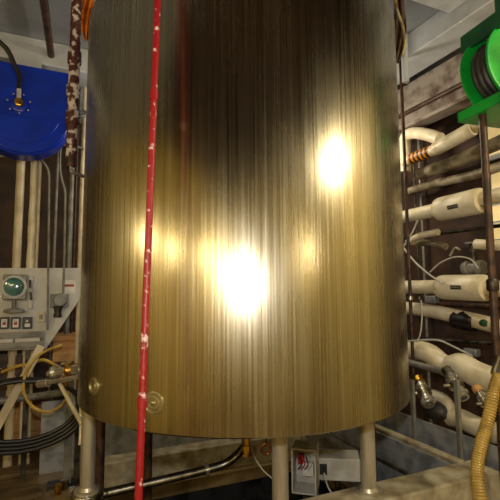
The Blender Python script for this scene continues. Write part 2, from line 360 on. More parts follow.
# ------------------------------------------------------------------ right side: insulated pipes
def wallrun(pts, u): return [PU(x, y, u) for x, y in pts]
def px2r(rpx, p): return rpx/F*p.y
def ipipe(name, label, cat, pts, rpx, u, m='white', sleeve=None, lab=None, group=None, par=None):
    P = wallrun(pts, u); r = px2r(rpx, P[0]); t = par or thing(name, label, cat, Vector((P[0].x, P[0].y, min(q.z for q in P)-r)), group)
    obj('pipe_jacket', tube(B(), P, r, 20, smooth=len(P) > 2), m, t)
    if sleeve:
        a, b, rp = sleeve; a = PU(a[0], a[1], u); b = PU(b[0], b[1], u); d = (b-a).normalized(); R_ = px2r(rp, a); L = (b-a).length
        s = obj('valve_sleeve', lathe(B(), a, d, [(r*.98,-.03),(R_*.75,0),(R_*.95,.015),(R_,.04),(R_,L-.03),(R_*.94,L-.005),(r,L)], 28), m, t, 'thicker insulated section')
        if lab:
            c = PU(lab[0], lab[1], u); c = a+d*((c-a).dot(d)); nn = (EYE-c); nn = (nn-d*nn.dot(d)).normalized(); sd = d.cross(nn)
            bm = B(); 
            hw, hh = lab[2], .016
            pr = [math.asin(hh/R_)*(k/4) for k in range(-4, 5)]
            g = [[c+d*x+nn*(R_+.002)*math.cos(q)+sd*(R_+.002)*math.sin(q) for q in pr] for x in (-hw, hw)]
            va = [[bm.verts.new(q) for q in row] for row in g]
            for k in range(8): bm.faces.new([va[0][k], va[0][k+1], va[1][k+1], va[1][k]])
            lb = obj('label', bm, 'labelblk', s)
            sol = lb.modifiers.new('thickness', 'SOLIDIFY'); sol.thickness = .002; sol.offset = 1
            bm = B()
            for k in range(7):
                boxc(bm, c+d*(-hw*.75+hw*.25*k)+nn*(R_+.0032), d*hw*.07, nn*.0008, sd*.006)
            obj('lettering', bm, 'drab', lb)
    return t, P, r
UP = 2.95
# uppermost pipes
t, P, r = ipipe('insulated_pipe', 'pale insulated pipe elbow bending down close to the upper right tank edge', 'pipe', [(440,139),(428,135),(414,133),(406,137),(405,148),(405,172)], 6.5, 3.05)
t, P, r = ipipe('insulated_pipe', 'uppermost white insulated pipe with an orange and black marker band', 'pipe', [(404,163),(414,158),(440,147),(472,129),(500,112)], 5, UP, sleeve=((434,150),(474,128),7))
a, b = PU(411,159,UP), PU(431,151,UP); d = (b-a).normalized(); L = (b-a).length
lb = obj('marker_band', tube(B(), [a, b], r+.004, 20), 'labelorg', t)
for k in range(5): obj('black_stripe', tube(B(), [a+d*L*(.08+.2*k), a+d*L*(.16+.2*k)], r+.006, 20), 'labelblk', lb)
ipipe('insulated_pipe', 'dim grey-brown pipe just below the banded white pipe', 'pipe', [(420,174),(450,164),(480,151),(505,140)], 6, 3.25, 'drab')
ipipe('insulated_pipe', 'dim grey-brown pipe third from the top on the right wall', 'pipe', [(408,192),(430,185),(470,176),(505,165)], 4, 3.3, 'drab')
t, P, r = ipipe('insulated_pipe', 'cream insulated pipe with a wide black-labelled sleeve, upper of the two labelled', 'pipe', [(404,217),(440,209),(505,194)], 6.3, UP, sleeve=((438,210),(483,200),12), lab=(461,203,.05))
t, P, r = ipipe('insulated_pipe', 'cream insulated pipe with a wide black-labelled sleeve, lower of the two labelled', 'pipe', [(404,287),(440,287),(505,289)], 6.3, UP, sleeve=((440,287),(488,288),12), lab=(465,288,.05))
ipipe('insulated_pipe', 'short thin cream pipe stub between the two labelled pipes', 'pipe', [(408,242),(420,236),(438,232)], 3.2, 3.1)
ipipe('insulated_pipe', 'thin grimy pipe below the thin cream stub', 'pipe', [(412,243),(430,243),(446,247)], 3.2, 3.2, 'drab')
t, P, r = ipipe('insulated_pipe', 'cream pipe wrapped with a black band below the lower labelled pipe', 'pipe', [(406,308),(430,311),(455,316),(505,328)], 6.2, 3.1)
a, b = PU(455,319,3.1), PU(476,323,3.1)
obj('black_wrap', lathe(B(), a, b-a, [(r,-.005),(.07,0),(.08,.02),(.075,.06),(.082,.09),(.07,(b-a).length),(r,(b-a).length+.004)], 24), 'black', t)
c = PU(483,323,3.02); obj('green_knob', lathe(B(), c+EV*.02, -EV, [(0,0),(.02,0),(.028,.02),(.028,.04),(0,.045)], 12), 'dgreen', t)
# big bent pipe with lumps
t, P, r = ipipe('insulated_pipe', 'thick white insulated pipe sagging between the tank edge and the yellow hose', 'pipe', [(402,350),(416,350),(430,354),(441,363),(450,368)], 9, 2.8)
ipipe('insulated_pipe', 'thick white insulated pipe bulging beside the yellow hose', 'pipe', [(452,368),(462,366),(474,373),(488,379),(505,383)], 12, 2.8, par=t)
ipipe('insulated_pipe', 'short white insulated elbow hanging under the thick bent pipes', 'pipe', [(450,368),(455,376),(458,388)], 6, 2.75, par=t)
t, P, r = ipipe('insulated_pipe', 'lower white insulated pipe with a dark brown wrapped valve, above the splash panel', 'pipe', [(425,394),(436,396),(446,402),(451,412),(452,420)], 5.5, 2.78)
ipipe('insulated_pipe', 'lowest white insulated pipe with a fat end above the grey splash panel', 'pipe', [(450,416),(462,419),(474,425),(492,432),(505,434)], 9, 2.78, par=t)
c = PU(436, 411, 2.70)
obj('wrapped_valve', lathe(B(), c+EV*.09, -EV, [(0,0),(.04,.01),(.07,.05),(.075,.10),(.06,.15),(.03,.18),(0,.18)], 20), 'dgrey', t, 'dark brown wrapped valve')
# rails, rods, conduits
def prod(name, label, cat, a, b, u, rpx, m, group=None):
    A_, B_ = PU(*a, u), PU(*b, u); return obj(name, rod(A_, B_, px2r(rpx, A_)), m, None, label, cat=cat, group=group)
def upright(name, label, cat, px, u, z0, z1, r, m):
    """vertical member passing picture column px at the horizon"""
    p = PU(px, 290, u); return Vector((p.x,p.y,z0)), Vector((p.x,p.y,z1))
prod('cross_rail', 'grey steel rail behind the chrome valves', 'rail', (404,361), (452,374), 2.64, 3, 'grey')
prod('cross_rail', 'dark horizontal rail between the two labelled pipes', 'rail', (404,238), (505,225), 3.18, 1.6, 'dsteel')
prod('cross_rail', 'dark horizontal rail under the black-wrapped pipe', 'rail', (404,338), (505,344), 3.05, 1.8, 'dsteel')
prod('cross_rail', 'brown horizontal rail just under the lower labelled pipe', 'rail', (404,303), (505,307), 3.25, 2.4, 'brown')
prod('cross_rail', 'dark brown rail under the thick white bulging pipe', 'rail', (440,374), (505,392), 3.06, 3, 'brown')
for px, u, r, m, z0, lab in ((410,2.70,.014,'brown',0,'dark brown pipe upright nearest the right tank edge'), (419,3.42,.010,'dsteel',0,'thin dark strut upright, second from the right tank edge'), (425,3.42,.014,'grey',0,'thin grey strut upright, third from the right tank edge')):
    a, b = upright('', '', '', px, u, z0, 3.63, r, m)
    t = thing('pipe_strut', lab, 'strut', a)
    obj('post', rod(a, b, r), m, t)
    zc = PU(px, 298, u).z; obj('clamp', rod(Vector((a.x,a.y,zc-.015)), Vector((a.x,a.y,zc+.015)), r*1.9), 'steel', t)
# near brown post with coupling
pp = PY(493, 291, 2.5)
t = thing('iron_post', 'dark brown iron post with a coupling at the right edge', 'post', Vector((pp.x,pp.y,0)))
obj('post', rod(Vector((pp.x,pp.y,0)), Vector((pp.x,pp.y,PY(485,108,2.5).z)), .022, 18), 'brown', t)
zc = PY(492,285,2.45).z; obj('coupling', tube(B(), [Vector((pp.x,pp.y,zc+h)) for h in (-.035,-.02,.02,.035)], [.028,.034,.034,.028], 18), 'dsteel', t)
# grey splash panel with two uprights, standing on the floor outside the right curb
t = thing('splash_panel', 'grey sheet splash panel standing behind the right curb of the pit', 'panel', W(KU+.2, 2.8, 0))
obj('sheet', boxuv(B(), KU+.12, KU+.13, fv1-.35, 3.9, .0, PU(440,392,KU+.12).z-.24), 'galv', t)
for px in (413, 458):
    d_ = PU(px, 430, KU+.09); obj('upright', boxuv(B(), KU+.088, KU+.112, uv(d_)[1]-.014, uv(d_)[1]+.014, 0, PU(px, 380, KU+.1).z), 'grey', t)
# chrome sanitary valves
def valve(p, d, label, s=1., cap='brass', capn='yellow_cap'):
    d = d.normalized(); t = thing('chrome_valve', label, 'valve', p+d*.14*s)
    obj('body', lathe(B(), p, d, [(0,0),(.018*s,0),(.018*s,.03*s),(.03*s,.034*s),(.03*s,.05*s),(.02*s,.054*s),(.02*s,.09*s),(.024*s,.10*s),(.024*s,.12*s),(.034*s,.122*s),(.034*s,.136*s),(.026*s,.14*s),(.026*s,.15*s),(.018*s,.15*s),(.018*s,.10*s),(0,.10*s)], 28), 'chrome', t)
    obj('clamp', lathe(B(), p+d*.07*s, d, [(.02*s,0),(.036*s,.002),(.036*s,.014*s),(.02*s,.016*s)], 20), 'steel', t)
    x = d.cross(EZ if abs(d.z)<.8 else EV).normalized()
    obj('wing_nut', rod(p+d*.077*s+x*.03*s, p+d*.077*s+x*.062*s, .007*s, 10), 'chrome', t)
    obj(capn, lathe(B(), p+d*.012*s, -d, [(.021*s,0),(.027*s,.004),(.027*s,.03*s),(.019*s,.038*s),(0,.038*s)], 12), cap, t)
    return t
toward = (EYE-PU(420,400,2.55)).normalized()
valve(PU(419,381,2.60), Vector((-.02,-.8,-.55)), 'chrome valve with a yellow cap and open end, nearest the lower right tank edge', 1.55)
valve(PU(448,372,2.62), Vector((.1,-.7,-.6)), 'chrome valve with a dark open end hanging under the grey steel rail', 1.5, 'steel', 'steel_cap')
valve(PU(478,390,2.60), Vector((.15,-.6,-.6)), 'slanted chrome valve with a tan top beside the yellow hose', 1.25, 'wood', 'tan_cap')
# clamp-like dark valve above lower labelled pipe
c = PU(474, 268, 3.05)
t = thing('grey_valve', 'dull grey valve with vertical stem above the lower labelled pipe', 'valve', c-EZ*.05)
obj('body', lathe(B(), c-EV*.09, EV, [(0,0),(.05,0),(.06,.02),(.06,.05),(.045,.06),(.045,.12),(.06,.13),(.06,.16),(.05,.18),(0,.18)], 24), 'grey', t)
obj('stem', rod(c, c+EZ*.2, .028), 'dsteel', t); obj('handwheel', ring(c+EZ*.2, EZ, .055, .008), 'grey', t)
# thin loose cables
def cable(label, pts, u, rpx=.8, m='lgrey', name='loose_cable'):
    P = [PU(x, y, u+du) for x, y, du in pts]; return obj(name, hose(P, px2r(rpx, P[0]), 8), m, None, label, cat='cable')
cable('thin pale cable drooping from tank edge to the lower labelled pipe', [(402,246,-.02),(415,262,-.02),(430,275,-.02),(444,284,-.02)], 2.80, .9)
cable('thin pale cable arching over the lower labelled pipe', [(430,272,0),(440,263,0),(455,257,0),(470,259,0),(478,268,0)], 2.9, .7)
cable('thin pale cable sagging above the thick bent white pipe', [(408,341,0),(436,340,0),(452,346,0),(472,356,0)], 2.68, .9)
cable('thin cable hanging straight beside the brown upright', [(421,300,0),(422,318,0),(420,335,0),(416,342,0)], 2.70, .7)
cable('thin dark cable crossing diagonally below the upper labelled pipe', [(404,246,0),(412,233,0),(418,220,0)], 2.9, .8, 'lgrey')
cable('thin cable zigzagging between the labelled pipes', [(450,256,0),(455,248,0),(460,250,0)], 3.1, 1.2, 'drab')
# blue-white fitting behind
for (x, y, lab) in ((432,299,'small steel blue fitting under the lower labelled pipe'), (472,352,'grey pipe clamp block above the bulging white pipe')):
    c = PU(x, y, 3.1); obj('clamp_block', boxuv(B(), uv(c)[0]-.03, uv(c)[0]+.03, uv(c)[1]-.06, uv(c)[1]+.06, c.z-.035, c.z+.03), 'galv', None, lab, cat='clamp', bevel=.01)
# lit window at far right of right wall
pa, pb = PU(485,128,3.49), PU(502,152,3.49)
def window(nm, x0, y0, x1, y1, lab, mu=1, mz=2):
    a, b = PU(x0,y0,3.49), PU(x1,y1,3.49); va, vb = sorted((uv(a)[1], uv(b)[1])); zb, zt = sorted((a.z, b.z))
    w = struct(nm, boxuv(B(), 3.47, 3.499, va-.03, vb+.03, zb-.03, zt+.03), 'beam', lab, cat='window')
    for j in range(mz):
        obj('pane', boxuv(B(), 3.460, 3.469, va, vb, zb+(zt-zb)*j/mz+.012, zb+(zt-zb)*(j+1)/mz-.012), 'panel', w)
window('window_1', 486, 127, 515, 150, 'small bright window behind the iron post, under the green reel')
window('window_2', 492, 206, 520, 238, 'small bright window behind the iron post, between the labelled pipes')
window('window_3', 493, 170, 520, 187, 'small bright window behind the iron post, above the upper labelled pipe', mz=1)
ipipe('insulated_pipe', 'short cream pipe end crossing behind the iron post above the lower labelled pipe', 'pipe', [(476,244),(490,245),(508,246)], 5, 2.98)
# yellow ribbed hose
pts = spline([PY(500,372,2.25), PY(494,392,2.22), PY(488,420,2.2), PY(481,445,2.17), PY(477,470,2.14), PY(480,500,2.1), PY(486,530,2.1), PY(492,560,2.1)], 40)
bm = B(); n_ = len(pts); rs = [.029+.0020*(1 if i%4<2 else -1) for i in range(n_)]
# continue hose down to the floor
end = pts[-1]
t = thing('ribbed_hose', 'thick ribbed yellow hose hanging at the lower right corner', 'hose', Vector((end.x, end.y, max(0,end.z))))
obj('hose', tube(bm, pts, rs, 18), 'yellow', t, sharp=180)
c = pts[0]; d = (pts[0]-pts[3]).normalized(); obj('hose_cuff', tube(B(), [c-d*.02, c+d*.07], .04, 20), 'steel', t)
# ------------------------------------------------------------------ green reel, upper right
gc = PY(507, 70, 2.5)
axis = (Vector((.30, -.95, .0))).normalized(); side = EZ.cross(axis).normalized()
t = thing('green_hose_reel', 'bright green hose reel with round flanges in the upper right corner', 'hose reel', gc-EZ*.36)
Rg = .25
obj('drum', lathe(B(), gc-axis*.1, axis, [(0,0),(.10,0),(.10,.2),(0,.2)], 40), 'dgreen', t)
obj('flange', lathe(B(), gc+axis*.07, axis, [(0,.03),(.07,.035),(.10,.008),(Rg-.03,.012),(Rg-.01,.0),(Rg,.012),(Rg,.026),(Rg-.02,.03),(Rg-.04,.024),(.11,.02),(.08,.05),(0,.05)], 64), 'green', t)
obj('flange', lathe(B(), gc-axis*.12, axis, [(0,0),(Rg-.01,0),(Rg,.01),(Rg,.02),(Rg-.02,.024),(0,.02)], 64), 'green', t)
hp = []
for i in range(3):
    for k in range(24*5):
        a_ = 2*PI*k/24; hp.append(gc+axis*(-.085+.034*k/24)+ (side*math.cos(a_)+EZ*math.sin(a_))*(.12+.045*i))
    break
obj('hose', tube(B(), hp, .019, 8), 'dgrey', t)
for i, rr in enumerate((.155,.19)): 
    obj('hose_turn', tube(B(), [gc+axis*(-.08+.036*k/24)+(side*math.cos(2*PI*k/24)+EZ*math.sin(2*PI*k/24))*rr for k in range(24*4)], .018, 8), 'dgrey', t)
bm = B(); boxc(bm, gc-EZ*(Rg+.02), side*.20, axis*.19, EZ*.012); boxc(bm, gc-EZ*(Rg-.0)-side*.20, side*.008, axis*.19, EZ*.03)
obj('base_frame', bm, 'green', t)
for s in (-1, 1):
    bm = B(); prism(bm, [gc+axis*s*.185+side*.13-EZ*(Rg+.02), gc+axis*s*.185-side*.13-EZ*(Rg+.02), gc+axis*s*.185-side*.03-EZ*.02, gc+axis*s*.185+side*.03-EZ*.02], axis*.010*s)
    obj('side_arm', bm, 'green', t)
bm = B(); boxc(bm, gc+EZ*(Rg+.02), side*.17, axis*.17, EZ*.01); boxc(bm, gc+EZ*(Rg-.03)-side*.165, side*.008, axis*.17, EZ*.05)
obj('top_guard', bm, 'dgreen', t)
bm = B(); boxc(bm, gc+EZ*((3.85-gc.z+Rg+.03)/2), side*.03, axis*.03, EZ*((3.85-gc.z-Rg-.03)/2)); obj('hanger', bm, 'dgreen', t)
# ------------------------------------------------------------------ blue reel, upper left
VB = 3.95
a = PV(-20, 68, VB); b = PV(68, 74, VB); uL, vL = uv(a); uR, _ = uv(b); zT = b.z+.01
cc = PV(23, 111, VB); cu = uv(cc)[0]; Rr = cc.z-PV(23,155,VB).z
t = thing('blue_hose_reel', 'blue enclosed hose reel hanging in the upper left corner', 'hose reel', W(cu, VB, cc.z-Rr))
pts = [W(cu-Rr, VB, zT), W(cu+Rr, VB, zT), W(cu+Rr, VB, cc.z)]
for k in range(1, 24): a_ = PI*k/24; pts.append(W(cu+Rr*math.cos(a_), VB, cc.z-Rr*math.sin(a_)))
pts.append(W(cu-Rr, VB, cc.z))
obj('case', prism(B(), pts, EV*.2), 'blue', t, bevel=.012)
czz = cc.z
for dr, dz, dd in ((.012,.05,.03),(.09,.07,.045)):
    a0 = math.asin(min(1,(dz)/(Rr-dr))); pts = []
    for k in range(41): a_ = a0+(PI-2*a0)*k/40; pts.append(W(cu+(Rr-dr)*math.cos(a_), VB, czz-(Rr-dr)*math.sin(a_)))
    obj('front_cover', prism(B(), pts, -EV*dd), 'blue', t, bevel=.008)
c = PV(19, 103, VB-.03)
obj('hub_boss', lathe(B(), c+EV*.02, -EV, [(0,0),(.07,0),(.07,.014),(.05,.02),(0,.02)], 28), 'blue', t)
f = obj('brass_swivel', lathe(B(), c, -EV, [(0,0),(.036,0),(.036,.03),(.026,.034),(.026,.06),(0,.06)], 6), 'brass', t)
obj('collar', rod(c-EV*.045+EZ*.02, c-EV*.045+EZ*.10, .017), 'lgrey', f)
bm = B()
for k in range(7):
    a_ = 2*PI*k/7+.3; q = c+EU*.085*math.cos(a_)+EZ*.085*math.sin(a_)
    obj('bolt', lathe(B(), q+EV*.012, -EV, [(0,.014),(.007,.012),(.009,0)], 6), 'chrome', t)
bm.free()
hb = PV(55,72,VB)
bm = boxuv(B(), cu-.12, cu+.12, VB+.2, sv-.002, zT-.12, zT-.06); boxuv(bm, cu-.12, cu+.12, sv-.03, sv-.002, zT-.06, 3.68); obj('bracket', bm, 'beam', t)
c1 = c-EV*.045+EZ*.10
obj('feed_hose', hose([c1, c1+EZ*.10, PV(15,66,VB-.08), PV(6,48,VB-.10), PV(-12,34,VB-.10), PV(-30,28,VB-.06)], .019), 'black', None, 'black feed hose curving into the brass swivel on the blue reel', cat='hose')
# ceiling pipe and rusted riser
a = PZ(43,-6,3.72); b = PZ(52,62,3.72)
a_, b_ = W(uv(b)[0], uv(a)[1]-.6, 3.72), W(uv(b)[0], sv-.005, 3.72)
t = thing('ceiling_pipe', 'dark brown pipe running along the ceiling towards the blue reel', 'pipe', a_)
obj('pipe', rod(a, W(*uv(b),3.72), .030), 'brown', t); q = W(*uv(b),3.72)
obj('drop', tube(B(), [q, q+EU*.03-EZ*.06, q+EU*.07-EZ*.085], .026), 'brown', t)
rp = PY(74.5, 60, 2.85); 
t = thing('rusted_riser', 'rust-blotched white vertical pipe between the blue reel and the tank', 'pipe', Vector((rp.x,rp.y,PY(72,160,2.85).z)))
obj('pipe', rod(Vector((rp.x,rp.y,PY(72,158,2.85).z)), Vector((rp.x,rp.y,3.85)), .036, 18), 'rust', t)
for py in (58, 92, 118):
    z = PY(74,py,2.85).z; obj('coupling', tube(B(), [Vector((rp.x,rp.y,z+h)) for h in (-.05,-.04,.04,.05)], [.038,.046,.046,.038], 18), 'rust', t)
zz = PY(72,158,2.85).z
obj('reducer', rod(Vector((rp.x,rp.y,zz)), Vector((rp.x,rp.y,zz-.06)), .03), 'brown', t)
obj('lower_pipe', hose([Vector((rp.x,rp.y,zz-.05)), Vector((rp.x+.004,rp.y+.01,zz-.08)), Vector((rp.x+.03,rp.y+.05,zz-.10)), Vector((rp.x+.25,rp.y+.55,zz-.10))], .013), 'grey', t)
obj('side_bracket', rod(Vector((rp.x,rp.y,PY(74,118,2.85).z)), PY(84,113,2.95), .024), 'galv', t)
# amber film and olive strap at the tank shoulders
def drape(name, label, cat, pts, m, Y, wpx, parts=None):
    bm = B(); rows = []
    for i, (x, y) in enumerate(pts):
        row = []
        for k in range(9):
            s = k/8-.5; w = wpx[i]
            row.append(bm.verts.new(PY(x+s*w, y, Y+.035*math.sin(k*1.7+i*.9)+.02*math.cos(i*2.1))))
        rows.append(row)
    for r0, r1 in zip(rows, rows[1:]):
        for k in range(8): bm.faces.new([r0[k], r0[k+1], r1[k+1], r1[k]])
    o = obj(name, bm, m, None, label, cat=cat, sharp=180); s = o.modifiers.new('thickness','SOLIDIFY'); s.thickness = .006
    s2 = o.modifiers.new('smooth','SUBSURF'); s2.levels = 1; s2.render_levels = 2
    return o
drape('amber_sheet', 'crumpled amber plastic film hanging left of the tank top', 'plastic film', [(90,-22),(89,-8),(88,4),(86,14),(86,24),(86,33),(87,41)], 'amber', 2.95, [16,14,12,12,11,9,4])
drape('dark_strap', 'dark brown and olive strap hanging right of the tank top', 'strap', [(398,-10),(399,6),(400,18),(401,30),(400,42),(398,54),(397,64)], 'brown', 2.8, [10,10,12,13,12,9,4])
obj('olive_cord', hose([PY(395,-8,2.62), PY(396,6,2.62), PY(399,16,2.64), PY(403,28,2.66), PY(405,42,2.68), PY(402,56,2.7)], .010), 'olive', None, 'olive yellow cord looped over the strap right of the tank top', cat='cord')
# a pale duct behind the strap
pv = PY(404, 40, 3.6)
obj('white_post', rod(Vector((pv.x,pv.y,PY(404,82,3.6).z)), Vector((pv.x,pv.y,3.85)), .03), 'beam', None, 'off-white hanger post right behind the tank strap', cat='post')
# ------------------------------------------------------------------ left wall pipes behind reel
VP = 4.62; ZS = 3.618
PT = PV(40, 268, 4.36).z
def vpipe(name, label, pxh, v, r, m, z0=None, z1=ZS, extra=None):
    p = PV(pxh, 262, v); z0 = 0 if z0 is None else z0
    t = obj(name, rod(Vector((p.x,p.y,z0)), Vector((p.x,p.y,z1)), r, 16), m, None, label, cat='pipe'); return p
vpipe('wall_pipe', 'wide cream vertical pipe, leftmost below the blue reel', 16.5, VP, .038, 'cream')
pr = PV(31, 262, VP)
zs = [0, .6, 1.2, 1.5, 1.7, 1.9, 2.05, 2.2, 2.35, 2.5, 2.65, 2.8, 3.0, 3.3, ZS]
obj('wall_pipe', tube(B(), [Vector((pr.x+random.uniform(-.004,.004),pr.y,z)) for z in zs], [.037+random.uniform(-.004,.006) for _ in zs], 16), 'white', None, 'cream vertical pipe with ragged flaking surface, second from the left', cat='pipe')
vpipe('wall_pipe', 'slim cream pipe close against the flaking one', 36.5, VP-.04, .013, 'cream')
vpipe('wall_pipe', 'slim grey conduit right of the bent conduit below the blue reel', 54, VP, .013, 'grey')
vpipe('wall_pipe', 'grey medium conduit right of the S-bent conduit', 69, VP, .024, 'grey')
vpipe('wall_pipe', 'slim cream vertical conduit nearest the left tank edge', 79.5, 4.4, .018, 'cream')
vpipe('wall_pipe', 'thin dark vertical conduit between grey and cream ones', 73.5, VP+.05, .012, 'brown')
vc = 4.28
obj('bent_conduit', tube(B(), spline([PV(-10,156,vc), PV(20,156.5,vc), PV(34,157,vc), PV(43,162,vc), PV(48.5,172,vc), PV(49,190,vc)], 6)+[PV(48.5,250,vc), PV(47.5,330,vc)], .010, 10), 'grey', None, 'thin grey conduit bending from horizontal to vertical below the blue reel', cat='conduit')
obj('bent_conduit', tube(B(), spline([PV(84,149,vc), PV(74,146,vc), PV(63,145,vc), PV(60.5,150,vc), PV(60,168,vc), PV(62,180,vc), PV(65,192,vc), PV(65,210,vc)], 5)+[PV(64.5,250,vc), PV(63,300,vc)], .011, 10), 'grey', None, 'thin grey conduit with an S bend left of the tank', cat='conduit')
# rear lit wood panel behind pipes
p = PV(57, 240, 5.38)
# ------------------------------------------------------------------ white control panel
VW = 4.34
t = thing('control_panel', 'white instrument board with gauges and a diagonal lower corner', 'control panel', PV(30, 360, VW))
pts = [PV(-45,268,VW), PV(82,268,VW), PV(82,296,VW), PV(46,349,VW), PV(-45,352,VW)]
obj('board', prism(B(), pts, EV*.02), 'board', t, bevel=.002)
for px in (-35, 30):
    p = PV(px, 300, VW+.04); obj('support_post', boxuv(B(), uv(p)[0]-.02, uv(p)[0]+.02, VW+.02, VW+.06, 0, PT-.02), 'dsteel', t)
def pbox(bm, x0, y0, x1, y1, v, dep, m=None):
    a = PV(x0, y1, v); b = PV(x1, y0, v); boxuv(bm, uv(a)[0], uv(b)[0], v, v+dep, a.z, b.z); return bm
# big round gauge in a square housing
g = thing('round_gauge', 'square grey meter box with a round teal glass, largest on the board', 'gauge', PV(14, 301, VW-.06))
obj('housing', pbox(B(), 2, 274.5, 27, 300, VW-.07, .07), 'grey', g, bevel=.008)
c = PV(14, 287, VW-.07)
obj('bezel', lathe(B(), c, -EV, [(.10,0),(.10,.012),(.082,.016),(.078,.006)], 40), 'lgrey', g)
obj('glass', lathe(B(), c, -EV, [(.078,0),(.078,.006),(.05,.014),(0,.018)], 40), 'glass', g)
obj('stem', rod(PV(14,300,VW-.04), PV(14,308,VW-.04), .018), 'grey', g)
obj('round_foot', lathe(B(), PV(14,312,VW-.09), EZ, [(0,0),(.085,0),(.08,.02),(.03,.035),(0,.04)], 28), 'grey', g)
g = thing('lever_switch', 'tall grey lever switch to the right of the round gauge', 'switch', PV(30, 308, VW-.04))
obj('plate', pbox(B(), 27.8, 276, 33.5, 309, VW-.03, .03), 'lgrey', g, bevel=.004)
obj('lever', rod(PV(30,280,VW-.05), PV(31,300,VW-.05), .010), 'dgrey', g)
obj('pivot', lathe(B(), PV(30.5,290,VW-.03), -EV, [(.02,0),(.02,.03),(0,.03)], 16), 'grey', g)
for x0, fm, lab in ((-1,'labelred','square dark meter with a reddish face, leftmost of three below the round gauge'), (10.5,'labelred','square dark meter, middle of three below the round gauge'), (22,'face','square dark meter with a bright white window, right of three below the round gauge')):
    g = thing('square_meter', lab, 'meter', PV(x0+5, 330, VW-.04), 'square meters on the board')
    obj('case', pbox(B(), x0, 317, x0+10.2, 329, VW-.035, .035), 'dgrey', g, bevel=.004)
    obj('face', pbox(B(), x0+2, 319, x0+8.2, 327.5, VW-.040, .006), 'face' if fm=='labelred' else 'dgrey', g)
    obj('dial', pbox(B(), x0+3.4, 321, x0+6.8, 325, VW-.043, .004) if fm=='labelred' else pbox(B(), x0+2.6, 323.5, x0+8, 327, VW-.043, .004), fm, g)
    obj('knob', lathe(B(), PV(x0+5,321,VW-.04), -EV, [(.012,0),(.012,.01),(0,.012)], 12), 'lgrey', g)
g = thing('instrument_shelf', 'grey-green metal shelf under the three square meters', 'shelf', PV(20, 346, VW-.1))
z0 = PV(20,342,VW).z
obj('shelf_board', boxuv(B(), uv(PV(-30,340,VW))[0], uv(PV(45,340,VW))[0], VW-.10, VW, z0-.03, z0-.01), 'grey', g)
obj('back_strip', pbox(B(), -30, 331, 45, 345, VW-.012, .010), 'grey', g)
obj('lip', boxuv(B(), uv(PV(-30,340,VW))[0], uv(PV(45,340,VW))[0], VW-.105, VW-.10, z0-.04, z0+.01), 'grey', g)
for x0, x1, lab in ((-2,14,'white folded sheet lying on the left of the shelf'), (16,40,'white folded sheet lying on the right of the shelf')):
    a = uv(PV(x0,338,VW))[0]; b = uv(PV(x1,338,VW))[0]
    obj('paper_sheet', boxuv(B(), a, b, VW-.09, VW-.03, z0-.009, z0+.035), 'board', None, lab, cat='paper')
g = thing('motor_switch', 'grey device with a round head and funnel on the right of the board', 'device', PV(58, 318, VW-.05))
obj('back_plate', pbox(B(), 50, 294, 69, 308, VW-.02, .02), 'grey', g, bevel=.003)
c = PV(60, 300, VW-.02)
obj('head', lathe(B(), c, -EV, [(.062,0),(.062,.05),(.05,.06),(0,.062)], 28), 'grey', g)
obj('funnel', lathe(B(), PV(58,306,VW-.045), -EZ, [(.045,0),(.03,.04),(.03,.07),(.036,.075),(.036,.10),(0,.10)], 24), 'dsteel', g)
g = thing('small_outlet', 'small beige outlet box left of the round-headed device', 'outlet', PV(41,322,VW-.03))
obj('box', pbox(B(), 37, 312, 45, 322, VW-.035, .035), 'cream', g, bevel=.003); obj('socket', pbox(B(), 39, 314.5, 43, 319.5, VW-.038, .005), 'grey', g)
g = thing('warning_label', 'white label with a red stripe near the tank on the board', 'label', PV(69,290,VW-.005))
obj('card', pbox(B(), 62.5, 280, 75.5, 294, VW-.004, .003), 'face', g); obj('red_stripe', pbox(B(), 64, 284.3, 74, 286.6, VW-.006, .002), 'labelred', g)
# dark rack beneath board
g = thing('equipment_rack', 'dark equipment rack below the instrument board', 'rack', PV(10, 400, 4.6))
a = uv(PV(-40,352,4.75))[0]; b = uv(PV(30,352,4.75))[0]
obj('cabinet', boxuv(B(), a, b, 4.62, 4.98, PV(10,399,4.62).z, PV(10,353,4.62).z), 'dgrey', g, bevel=.01)
zr = PV(10,399,4.62).z
for ua in (a+.03, b-.03):
    for va in (4.65, 4.95): obj('leg', boxuv(B(), ua-.02, ua+.02, va-.02, va+.02, 0, zr), 'dgrey', g)
for py in (360, 372, 386):
    z = PV(10,py,4.6).z; obj('drawer', boxuv(B(), a+.04, b-.04, 4.595, 4.62, z-.035, z+.035), 'brown', g); 
# wooden crate
a = PV(53,336,4.45); b = PV(80,361,4.45)
g = thing('wooden_crate', 'pale wooden crate beside the left tank edge', 'crate', PV(66,361,4.5))
bu_ = uv(a)[0]; be_ = uv(b)[0]+.1
obj('crate_body', boxuv(B(), bu_, be_, 4.45, 4.8, b.z, a.z), 'wood', g, bevel=.008)
obj('batten', boxuv(B(), bu_-.01, be_, 4.43, 4.45, a.z-.05, a.z), 'wood', g, bevel=.003)
obj('crate_stand', boxuv(B(), bu_+.02, be_-.02, 4.48, 4.78, 0, b.z), 'dgrey', g)
a = PV(6,405,5.05); b = PV(54,405,5.05)
g = thing('wooden_box', 'long low wooden box on the floor behind the black hose coil', 'box', W(uv(a)[0], 5.05, 0))
obj('box_body', boxuv(B(), uv(a)[0], uv(b)[0], 5.05, 5.33, 0, a.z), 'wood', g, bevel=.008)
obj('lid', boxuv(B(), uv(a)[0]-.015, uv(b)[0]+.015, 5.035, 5.345, a.z, a.z+.025), 'wood', g, bevel=.004)
